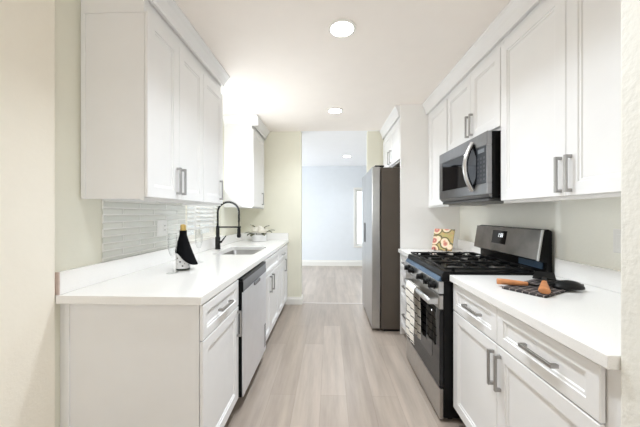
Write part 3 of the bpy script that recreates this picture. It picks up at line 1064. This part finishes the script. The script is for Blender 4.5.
def hang(y0, y1, prof, th, phase):
    """a cloth strip following prof (x,z) with soft folds across its width"""
    mb = MB()
    nn = 12
    grid = []
    for i in range(nn + 1):
        y = y0 + (y1 - y0) * i / nn
        row = []
        for j, (x, z) in enumerate(prof):
            amp = 0.0045 * min(1.0, max(0.0, (0.745 - z) / 0.2))
            row.append((x + amp * math.sin(phase + i * 1.05), y, z))
        grid.append(row)
    for off in (0.0, th):
        vs = [[mb.bm.verts.new((p[0] + off, p[1], p[2])) for p in row] for row in grid]
        for i in range(nn):
            for j in range(len(prof) - 1):
                mb.bm.faces.new([vs[i][j], vs[i + 1][j], vs[i + 1][j + 1], vs[i][j + 1]])
        if off == 0.0:
            first = vs
        else:
            for i in range(nn):
                for j in (0, len(prof) - 1):
                    mb.bm.faces.new([first[i][j], first[i + 1][j], vs[i + 1][j], vs[i][j]])
            for j in range(len(prof) - 1):
                for i in (0, nn):
                    mb.bm.faces.new([first[i][j], first[i][j + 1], vs[i][j + 1], vs[i][j]])
    return mb


pr = [(0.600 - 0.004 * math.sin(k), 0.352 + k * 0.0435) for k in range(10)]
arc = [(0.6235 + 0.0205 * math.cos(a), 0.745 + 0.0215 * math.sin(a)) for a in [R(v) for v in (180, 150, 120, 90, 60, 30, 0)]]
back = [(0.6485, 0.70 - k * 0.05) for k in range(1, 7)]
hang(2.000, 2.200, [(x, z) for x, z in pr[:-1]] + arc, 0.0025, 0.4).build('front_fold', M['towel'], tw, smooth=True)
hang(2.025, 2.180, [(0.6475, 0.742)] + [(0.6515, z - 0.02) for x, z in back], 0.0025, 1.5).build('back_fold', M['towel'], tw, smooth=True)

# ------------------------------------------------------------------ microwave
mw = thing('microwave', 'stainless over-range microwave with bowed handle under short wall cabinet', 'microwave', (1.17, 2.11, 1.37))
MX = 0.968
MB().box(1.0, RW - 0.002, 1.745, 2.475, 1.385, 1.799).build('body', M['black'], mw, bevel=0.003)
fr_ = MB()
# stainless front with a window opening and a keypad opening: rails and stiles
fr_.box(MX, 0.999, 1.740, 2.482, 1.715, 1.799)
fr_.box(MX, 0.999, 1.740, 2.482, 1.410, 1.478)
fr_.box(MX, 0.999, 2.425, 2.482, 1.478, 1.715)
fr_.box(MX, 0.999, 1.740, 1.752, 1.478, 1.715)
fr_.build('front_frame', M['mwsteel'], mw, bevel=0.003)
MB().box(MX + 0.004, 0.998, 1.880, 2.424, 1.479, 1.714).build('door_window', M['glassb'], mw)
kp = MB().box(MX + 0.003, 0.998, 1.753, 1.878, 1.479, 1.714).build('keypad', M['grille'], mw)
kb = MB()
for r_ in range(6):
    for c_ in range(3):
        kb.box(MX + 0.0015, MX + 0.0029, 1.768 + c_ * 0.036, 1.786 + c_ * 0.036, 1.50 + r_ * 0.027, 1.513 + r_ * 0.027)
kb.build('buttons', mat('keypad_buttons', (0.085, 0.09, 0.10), 0.4, var=0.03), kp)
MB().box(MX + 0.001, MX + 0.0029, 1.775, 1.850, 1.676, 1.700).build('display', mat('microwave_display', s2l(120, 125, 130), 0.3, var=0.02), kp)
hb = MB()
pts, rs = [], []
for k in range(17):
    a = -1 + 2 * k / 16
    pts.append((MX - 0.003 - 0.050 * (1 - a * a), 1.905, 1.602 + a * 0.160))
    rs.append(0.0165)
hb.tube(pts, rs, 14)
sh = MB()
sp2 = [(1.893 + 0.034 * (1 if k < 13 else -1) * math.cos(R(-90 + 15 * (k if k < 13 else k - 12))), 1.602 + 0.150 * (math.sin(R(-90 + 15 * k)) if k < 13 else -math.sin(R(-90 + 15 * (k - 12))))) for k in range(24)]
sh.prism(sp2, 'x', MX - 0.0035, MX - 0.0005)
sh.build('handle_backing', M['glassb'], mw)
hb.build('handle', mat('polished_handle_steel', (0.62, 0.62, 0.62), 0.25, 1.0, var=0.03), mw, smooth=True)
MB().box(MX + 0.02, RW - 0.05, 1.76, 2.46, 1.366, 1.3845).build('vent_underside', mat('grey_vent_metal', (0.10, 0.10, 0.10), 0.4, 0.6, var=0.05), mw, bevel=0.004)
MB().prism([(MX + 0.006, 1.409), (0.999, 1.409), (0.999, 1.386), (MX + 0.028, 1.386)], 'y', 1.742, 2.480).build('bottom_lip', mat('dark_steel_lip', (0.2, 0.2, 0.2), 0.35, 1.0, var=0.04), mw)


# ------------------------------------------------------------------ ceiling lamps
def can(x, y, label, power, r=0.072):
    t = thing('recessed_light', label, 'light', (x, y, CEIL), 'recessed ceiling lights')
    rg_ = MB()
    rg_.lathe([(r + 0.018, CEIL - 0.001), (r + 0.016, CEIL - 0.006), (r, CEIL - 0.007), (r, CEIL - 0.001)], x, y, 32)
    rg_.build('trim_ring', M['trim'], t, smooth=True)
    MB().lathe([(0, CEIL - 0.0075), (r * 0.6, CEIL - 0.0075), (r * 0.99, CEIL - 0.004)], x, y, 32).build('lens', M['lens'], t, smooth=True)
    l = bpy.data.lights.new('lamp', 'AREA')
    l.shape = 'DISK'
    l.size = r * 2
    l.energy = power
    l.color = LAMP_COLOUR
    l.spread = R(136)
    o = bpy.data.objects.new('lamp', l)
    COL.objects.link(o)
    o.parent = t
    o.location = (0, 0, -0.012)
    return t


can(0.08, 1.757, 'round recessed ceiling light nearest the camera', LAMP_POWER)
can(0.065, 3.156, 'round recessed ceiling light above the refrigerator end of the aisle', LAMP_POWER)
can(0.08, 1.0, 'added unseen recessed light over the camera end of the aisle', LAMP_POWER * 0.65)  # unseen lamp added to brighten the near left wall
can(0.36, 5.68, 'small recessed ceiling light in the far room', LAMP_POWER * 0.6)
can(0.08, -1.6, 'added unseen recessed light in the dining room behind the camera', LAMP_POWER * 0.6)  # unseen lamp added behind the camera for extra light

# ------------------------------------------------------------------ outlets and switches
t = thing('wall_outlet', 'white double outlet and switch plate on the left tile backsplash', 'outlet', (LW + 0.008, 2.04, 1.12))
MB().box(LW + 0.0082, LW + 0.014, 1.982, 2.098, 1.120, 1.240).build('cover_plate', M['plate'], t, bevel=0.003)
MB().box(LW + 0.0142, LW + 0.0165, 1.998, 2.030, 1.147, 1.213).build('rocker', M['plate'], t, bevel=0.001)
rc = MB().box(LW + 0.0142, LW + 0.0165, 2.050, 2.082, 1.147, 1.213).build('receptacle', M['plate'], t, bevel=0.001)
for zz in (1.160, 1.192):
    for ys in (2.058, 2.071):
        MB().box(LW + 0.0166, LW + 0.0172, ys, ys + 0.003, zz, zz + 0.009).build('slot', M['gasket'], rc)
t = thing('wall_switch', 'white switch plate on the sage wall above near right counter', 'switch', (RW, 1.365, 1.10))
MB().box(RW - 0.006, RW - 0.0003, 1.325, 1.398, 1.100, 1.215).build('cover_plate', M['plate'], t, bevel=0.003)
MB().box(RW - 0.009, RW - 0.0062, 1.345, 1.378, 1.125, 1.190).build('rocker', M['plate'], t, bevel=0.001)

# ------------------------------------------------------------------ faucet
fx, fy, fz = -1.172, 2.885, 0.9142
f = thing('kitchen_faucet', 'matte black spring kitchen faucet with arched neck behind the sink', 'faucet', (fx, fy, fz))
MB().lathe([(0.030, fz), (0.030, fz + 0.006), (0.026, fz + 0.008), (0.026, fz + 0.125), (0.021, fz + 0.130), (0.018, fz + 0.135), (0.018, fz + 0.24), (0.014, fz + 0.245)], fx, fy, 24).build('body', M['blackm'], f, smooth=True)
# hose arch: up, over and down towards the room
span, topz = 0.225, fz + 0.50
path = []
for k in range(8):
    path.append(Vector((fx, fy, fz + 0.245 + (0.39 - 0.245) * k / 7)))
for k in range(1, 24):
    a = math.pi - math.pi * k / 24
    path.append(Vector((fx + span / 2 + span / 2 * math.cos(a), fy, fz + 0.39 + 0.105 * math.sin(a))))
for k in range(0, 8):
    path.append(Vector((fx + span, fy, fz + 0.39 - 0.17 * k / 7)))
MB().tube(path, 0.0075, 10).build('hose', M['blackm'], f, smooth=True)
# spring coil around the arch
L = [0.0]
for a, b in zip(path, path[1:]):
    L.append(L[-1] + (b - a).length)
coil = []
turns = 62
N = turns * 8
seg = 0
for k in range(N + 1):
    s_ = L[-1] * 0.9 * k / N
    while seg < len(L) - 2 and L[seg + 1] < s_:
        seg += 1
    u = (s_ - L[seg]) / max(1e-9, L[seg + 1] - L[seg])
    p = path[seg].lerp(path[seg + 1], u)
    tg = (path[seg + 1] - path[seg]).normalized()
    n1 = Vector((0, 1, 0))
    n2 = tg.cross(n1)
    an = 2 * math.pi * turns * k / N
    coil.append(p + (n1 * math.cos(an) + n2 * math.sin(an)) * 0.0105)
MB().tube(coil, 0.0024, 5).build('spring', M['blackm'], f, smooth=True)
ex = fx + span
MB().lathe([(0.0145, fz + 0.122), (0.020, fz + 0.127), (0.021, fz + 0.15), (0.017, fz + 0.165), (0.017, fz + 0.215), (0.012, fz + 0.222)], ex, fy, 20).build('spray_head', M['blackm'], f, smooth=True)
MB().tube([(fx, fy, fz + 0.232), (ex, fy, fz + 0.232)], 0.008, 10).lathe([(0.021, fz + 0.224), (0.021, fz + 0.240)], ex, fy, 18).build('support_arm', M['blackm'], f, smooth=True)
MB().tube([(fx + 0.02, fy - 0.01, fz + 0.075), (fx + 0.045, fy - 0.02, fz + 0.078), (fx + 0.055, fy - 0.022, fz + 0.09), (fx + 0.098, fy - 0.03, fz + 0.142)], [0.013, 0.012, 0.007, 0.0055], 10).build('lever', M['blackm'], f, smooth=True)

# ------------------------------------------------------------------ flower bowl
vx, vy, vz = -0.955, 3.77, 0.9142
v = thing('flower_pot', 'white round pot of cream flowers and dark leaves beyond the sink', 'flower pot', (vx, vy, vz))
MB().lathe([(0.094, vz), (0.102, vz + 0.004), (0.104, vz + 0.088), (0.099, vz + 0.092), (0.097, vz + 0.086), (0.096, vz + 0.06), (0, vz + 0.06)], vx, vy, 36).build('pot', M['porc'], v, smooth=True)


def rose(cx, cy, cz, r, seed):
    rnd = random.Random(seed)
    mb = MB()
    for ringi, (n, rr, tilt, up) in enumerate(((3, 0.22, 78, 0.35), (5, 0.45, 62, 0.22), (7, 0.72, 42, 0.08), (8, 0.95, 22, -0.08))):
        for k in range(n):
            a = 2 * math.pi * k / n + ringi * 0.5 + rnd.uniform(-0.15, 0.15)
            w = 1.1 * rr * r * math.sin(math.pi / n) + 0.2 * r
            hgt = r * 0.75
            mt = Matrix.Translation((cx, cy, cz + up * r)) @ Matrix.Rotation(a, 4, 'Z') @ Matrix.Translation((rr * r * 0.55, 0, 0)) @ Matrix.Rotation(R(90 - tilt), 4, 'Y')
            rows = []
            for i in range(4):
                tz = i / 3
                ww = w * (0.55 + 0.75 * math.sin(math.pi * (0.18 + 0.64 * tz)))
                rows.append([mb.bm.verts.new(mt @ Vector((0.18 * hgt * tz * tz - 0.16 * r * (1 - abs(u)) ** 1.2 * 0 + 0.10 * r * (1 - u * u), u * ww, hgt * tz * (1 - 0.12 * u * u)))) for u in (-1, -0.5, 0, 0.5, 1)])
            for i in range(3):
                for j in range(4):
                    mb.bm.faces.new([rows[i][j], rows[i][j + 1], rows[i + 1][j + 1], rows[i + 1][j]])
    mb.lathe([(0, cz - 0.3 * r), (r * 0.5, cz - 0.1 * r), (r * 0.55, cz + 0.15 * r), (r * 0.25, cz + 0.55 * r), (0, cz + 0.6 * r)], cx, cy, 12)
    return mb


for i, (dx_, dy_, dz_, r_) in enumerate(((-0.040, -0.04, 0.125, 0.060), (0.042, -0.045, 0.122, 0.058), (0.0, 0.035, 0.140, 0.062), (0.078, 0.02, 0.118, 0.048), (-0.072, 0.03, 0.118, 0.046))):
    o = rose(vx + dx_, vy + dy_, vz + dz_, r_, i).build('flower', M['petal'], v, smooth=True)
    sd = o.modifiers.new('solid', 'SOLIDIFY')
    sd.thickness = 0.002
lf = [(-0.11, -0.06, 0.115, 200, -5), (-0.055, -0.10, 0.095, 255, -25), (-0.075, 0.0, 0.185, 160, 25), (0.075, 0.0, 0.175, 20, 25), (0.07, -0.09, 0.10, 300, -20), (0.125, -0.04, 0.125, 335, -8), (0.135, 0.02, 0.135, 10, 5), (-0.09, -0.075, 0.10, 230, -20)]
for i, (dx_, dy_, dz_, az, el) in enumerate(lf):
    mb = MB()
    mt = Matrix.Translation((vx + dx_, vy + dy_, vz + dz_)) @ Matrix.Rotation(R(az), 4, 'Z') @ Matrix.Rotation(R(-el), 4, 'Y')
    Ls = 0.092
    mid, le, ri = [], [], []
    for k in range(7):
        u = k / 6
        ww = 0.027 * math.sin(math.pi * min(1, 0.06 + u * 0.94)) ** 0.8
        zz = 0.008 * math.sin(u * 3.1)
        mid.append(mb.bm.verts.new(mt @ Vector((u * Ls - 0.02, 0, zz))))
        le.append(mb.bm.verts.new(mt @ Vector((u * Ls - 0.02, ww, zz + 0.006))))
        ri.append(mb.bm.verts.new(mt @ Vector((u * Ls - 0.02, -ww, zz + 0.006))))
    for k in range(6):
        mb.bm.faces.new([mid[k], mid[k + 1], le[k + 1], le[k]])
        mb.bm.faces.new([mid[k], ri[k], ri[k + 1], mid[k + 1]])
    mb.tube([(vx + dx_ * 0.4, vy + dy_ * 0.4, vz + 0.065), (vx + dx_ * 0.8, vy + dy_ * 0.8, vz + 0.065 + (dz_ - 0.065) * 0.8), (vx + dx_, vy + dy_, vz + dz_)], 0.0022, 6)
    o = mb.build('leaf', M['leaf'], v, smooth=True)
    sd = o.modifiers.new('solid', 'SOLIDIFY')
    sd.thickness = 0.0012

# ------------------------------------------------------------------ bottle in a black napkin
bx, by, bz = -0.974, 1.822, 0.9142
b = thing('sparkling_wine_bottle', 'sparkling wine bottle with gold foil neck wrapped in a black napkin', 'bottle', (bx, by, bz))
MB().lathe([(0.036, bz), (0.0435, bz + 0.004), (0.044, bz + 0.012), (0.044, bz + 0.125), (0.040, bz + 0.150), (0.028, bz + 0.190), (0.018, bz + 0.220), (0.0150, bz + 0.245), (0.0148, bz + 0.262)], bx, by, 32).build('glass_body', M['bottleglass'], b, smooth=True)
MB().lathe([(0.0445, bz + 0.014), (0.0448, bz + 0.016), (0.0448, bz + 0.112), (0.0445, bz + 0.114)], bx, by, 32).build('label', M['label'], b, smooth=True)
MB().lathe([(0.0158, bz + 0.235), (0.0172, bz + 0.255), (0.0180, bz + 0.268), (0.0165, bz + 0.276), (0.0176, bz + 0.285), (0.0165, bz + 0.298), (0.008, bz + 0.303), (0, bz + 0.304)], bx, by, 24).build('foil', M['gold'], b, smooth=True)
# napkin: a cloth cone round the neck whose lower hem slants down towards the room
nk = MB()
rows = []
NA = 40
for j in range(15):
    u = j / 14
    row = []
    for k in range(NA):
        a = 2 * math.pi * k / NA
        # hem height slants: high at the wall side, low at the aisle side
        lowest = bz + 0.082 - 0.050 * math.cos(a - R(20)) + 0.006 * math.sin(3 * a)
        zz = bz + 0.262 - u * (bz + 0.262 - lowest)
        hz = (zz - bz)
        base = 0.0205 + max(0, 0.235 - hz) * 0.245
        flare = 0.020 * u * u * max(0, math.cos(a - R(10)))
        fold = 0.0035 * u * math.sin(6 * a + 1.1) + 0.0016 * math.sin(11 * a) * u
        r_ = max(base, 0.019) + flare + fold
        if hz < 0.135:
            r_ = max(r_, 0.0475)
        row.append(nk.bm.verts.new((bx + r_ * math.cos(a), by + r_ * math.sin(a), zz)))
    rows.append(row)
for a, c_ in zip(rows, rows[1:]):
    for k in range(NA):
        nk.bm.faces.new([a[k], a[(k + 1) % NA], c_[(k + 1) % NA], c_[k]])
o = nk.build('napkin', M['blackcloth'], b, smooth=True)
sd = o.modifiers.new('solid', 'SOLIDIFY')
sd.thickness = 0.0018
sd.offset = 1.0


# ------------------------------------------------------------------ champagne flutes
def flute(x, y, label):
    z = 0.9142
    t = thing('champagne_flute', label, 'glass', (x, y, z), 'champagne flutes by the bottle')
    MB().lathe([(0.0335, z), (0.0335, z + 0.002), (0.012, z + 0.006), (0.005, z + 0.012)], x, y, 28).build('foot', M['flute'], t, smooth=True)
    MB().lathe([(0.0048, z + 0.0125), (0.0038, z + 0.04), (0.0042, z + 0.095), (0.006, z + 0.101)], x, y, 14).build('stem', M['flute'], t, smooth=True)
    bw = MB()
    bw.lathe([(0.004, z + 0.1015), (0.014, z + 0.112), (0.024, z + 0.140), (0.0275, z + 0.170), (0.0265, z + 0.215), (0.0235, z + 0.250), (0.0225, z + 0.250), (0.0255, z + 0.213), (0.0265, z + 0.170), (0.023, z + 0.142), (0.013, z + 0.116), (0, z + 0.109)], x, y, 28)
    bw.build('bowl', M['flute'], t, smooth=True)


flute(-0.985, 1.716, 'clear champagne flute in front of the napkin-wrapped bottle')
flute(-1.000, 2.10, 'clear champagne flute behind the bottle, towards the sink')

# ------------------------------------------------------------------ fruit print on an easel
ez = 0.9142
A_ = Vector((1.035, 2.850, 0))
B2 = Vector((1.175, 2.715, 0))
ctr = (A_ + B2) / 2
yaw = math.atan2(B2.y - A_.y, B2.x - A_.x)
e = thing('display_board', 'small fruit-printed board on a wire easel on far right counter', 'board', (ctr.x, ctr.y, ez))
ME = Matrix.Translation((ctr.x, ctr.y, ez + 0.012)) @ Matrix.Rotation(yaw, 4, 'Z') @ Matrix.Rotation(R(-20), 4, 'X')
Wd, Hd = 0.200, 0.222
o = MB().box(-Wd / 2, Wd / 2, 0, 0.010, 0, Hd, ME).build('board', M['floral'], e, bevel=0.003)
wz = MB()
tr = lambda x, y, z: tuple(ME @ Vector((x, y, z)))
for sx in (-1, 1):
    foot = ME @ Vector((sx * 0.06, -0.030, -0.004))
    wz.tube([tr(sx * 0.06, -0.022, 0.016), (foot.x, foot.y, ez + 0.004), tr(sx * 0.06, 0.018, -0.004), tr(sx * 0.05, 0.016, 0.10), tr(0.0, 0.016, 0.16)], 0.0028, 8)
nb = ME @ Vector((0.0, 0.016, 0.15))
off = Matrix.Rotation(yaw, 4, 'Z') @ Vector((0.03, 0.115, 0))
wz.tube([tuple(nb), (ctr.x + off.x, ctr.y + off.y, ez + 0.004)], 0.0028, 8)
off2 = Matrix.Rotation(yaw, 4, 'Z') @ Vector((0.02, 0.075, 0))
wz.build('easel', M['blackm'], e, smooth=True)

# ------------------------------------------------------------------ woven mat with two utensils
mz = 0.9142
cx, cy, ang = 1.087, 1.448, 31.4
mt_ = MB()
MM = Matrix.Translation((cx, cy, mz)) @ Matrix.Rotation(R(ang), 4, 'Z')
mt_.bm.free()
mt_.bm = bmesh.new()
pts = rrect(-0.212, 0.212, -0.094, 0.094, 0.012)
lo = [mt_.bm.verts.new(Vector((x, y, 0.0))) for x, y in pts]
hi = [mt_.bm.verts.new(Vector((x, y, 0.010))) for x, y in pts]
mt_.bm.faces.new(lo[::-1])
mt_.bm.faces.new(hi)
for k in range(len(pts)):
    mt_.bm.faces.new([lo[k], lo[(k + 1) % len(pts)], hi[(k + 1) % len(pts)], hi[k]])
o = mt_.build('woven_mat', M['weave'], None, bevel=0.002, origin=(0, 0, 0))
o.location = (cx, cy, mz)
o.rotation_euler = (0, 0, R(ang))
tag(o, 'dark woven mat with pale grid lines on the near right counter', 'mat')

uz = mz + 0.0105
t = thing('serving_spoon', 'black serving spoon lying on the mat, wooden handle pointing to the aisle', 'utensil', (1.05, 1.42, uz))
MB().tube([(0.862, 1.462, uz + 0.016), (0.866, 1.460, uz + 0.016), (0.90, 1.447, uz + 0.016), (0.95, 1.428, uz + 0.015), (0.985, 1.416, uz + 0.0145)], [0.013, 0.0155, 0.0150, 0.0125, 0.0095], 14).build('handle', M['wood'], t, smooth=True)
MB().tube([(0.985, 1.416, uz + 0.0145), (1.015, 1.411, uz + 0.008), (1.065, 1.406, uz + 0.0075), (1.10, 1.400, uz + 0.022)], [0.0075, 0.005, 0.005, 0.007], 10).build('shaft', M['nylon'], t, smooth=True)
sb = MB()
rows = []
for j in range(7):
    u = j / 6
    rr = math.cos(u * math.pi / 2)
    rows.append([sb.bm.verts.new((1.165 + 0.072 * rr * math.cos(a), 1.398 + 0.047 * rr * math.sin(a), uz + 0.002 + 0.036 * math.sin(u * math.pi / 2))) for a in [2 * math.pi * k / 28 for k in range(28)]])
for a, c_ in zip(rows[:-1], rows[1:]):
    for k in range(28):
        sb.bm.faces.new([a[k], a[(k + 1) % 28], c_[(k + 1) % 28], c_[k]])
o = sb.build('bowl', M['nylon'], t, smooth=True)
bmod = o.modifiers.new('solid', 'SOLIDIFY')
bmod.thickness = 0.002

t = thing('spatula', 'black spatula whose flared wooden handle points towards the camera', 'utensil', (1.05, 1.45, uz))
h0, h1 = Vector((0.968, 1.285, uz + 0.0150)), Vector((1.073, 1.425, uz + 0.0245))
MB().tube([h0, h0.lerp(h1, 0.04), h0.lerp(h1, 0.5), h0.lerp(h1, 1.0)], [0.021, 0.0235, 0.0175, 0.0105], 16, flat=0.62).build('handle', M['wood'], t, smooth=True)
h2 = h1.lerp(h0, -0.35)
sp_ = MB().tube([h1, h2], [0.0095, 0.0115], 12)
dirv = (h1 - h0).normalized()
sidev = dirv.cross(Vector((0, 0, 1))).normalized()
bl = []
for (s_, w_, lift) in ((0.40, 0.012, 0.0), (0.52, 0.036, -0.008), (0.62, 0.050, -0.013), (1.20, 0.042, 0.006)):
    p = h1 + dirv * (0.15 * s_) + Vector((0, 0, lift))
    bl.append([p - sidev * w_, p + sidev * w_])
for th in (0.0, 0.004):
    pass
vsA = [[sp_.bm.verts.new(q_) for q_ in r_] for r_ in bl]
vsB = [[sp_.bm.verts.new(q_ + Vector((0, 0, 0.004))) for q_ in r_] for r_ in bl]
for i in range(len(bl) - 1):
    sp_.bm.faces.new([vsA[i][0], vsA[i][1], vsA[i + 1][1], vsA[i + 1][0]])
    sp_.bm.faces.new([vsB[i][0], vsB[i + 1][0], vsB[i + 1][1], vsB[i][1]])
    for q_ in (0, 1):
        sp_.bm.faces.new([vsA[i][q_], vsA[i + 1][q_], vsB[i + 1][q_], vsB[i][q_]])
sp_.bm.faces.new([vsA[0][0], vsB[0][0], vsB[0][1], vsA[0][1]])
sp_.bm.faces.new([vsA[-1][0], vsA[-1][1], vsB[-1][1], vsB[-1][0]])
sp_.build('blade', M['nylon'], t, bevel=0.001)
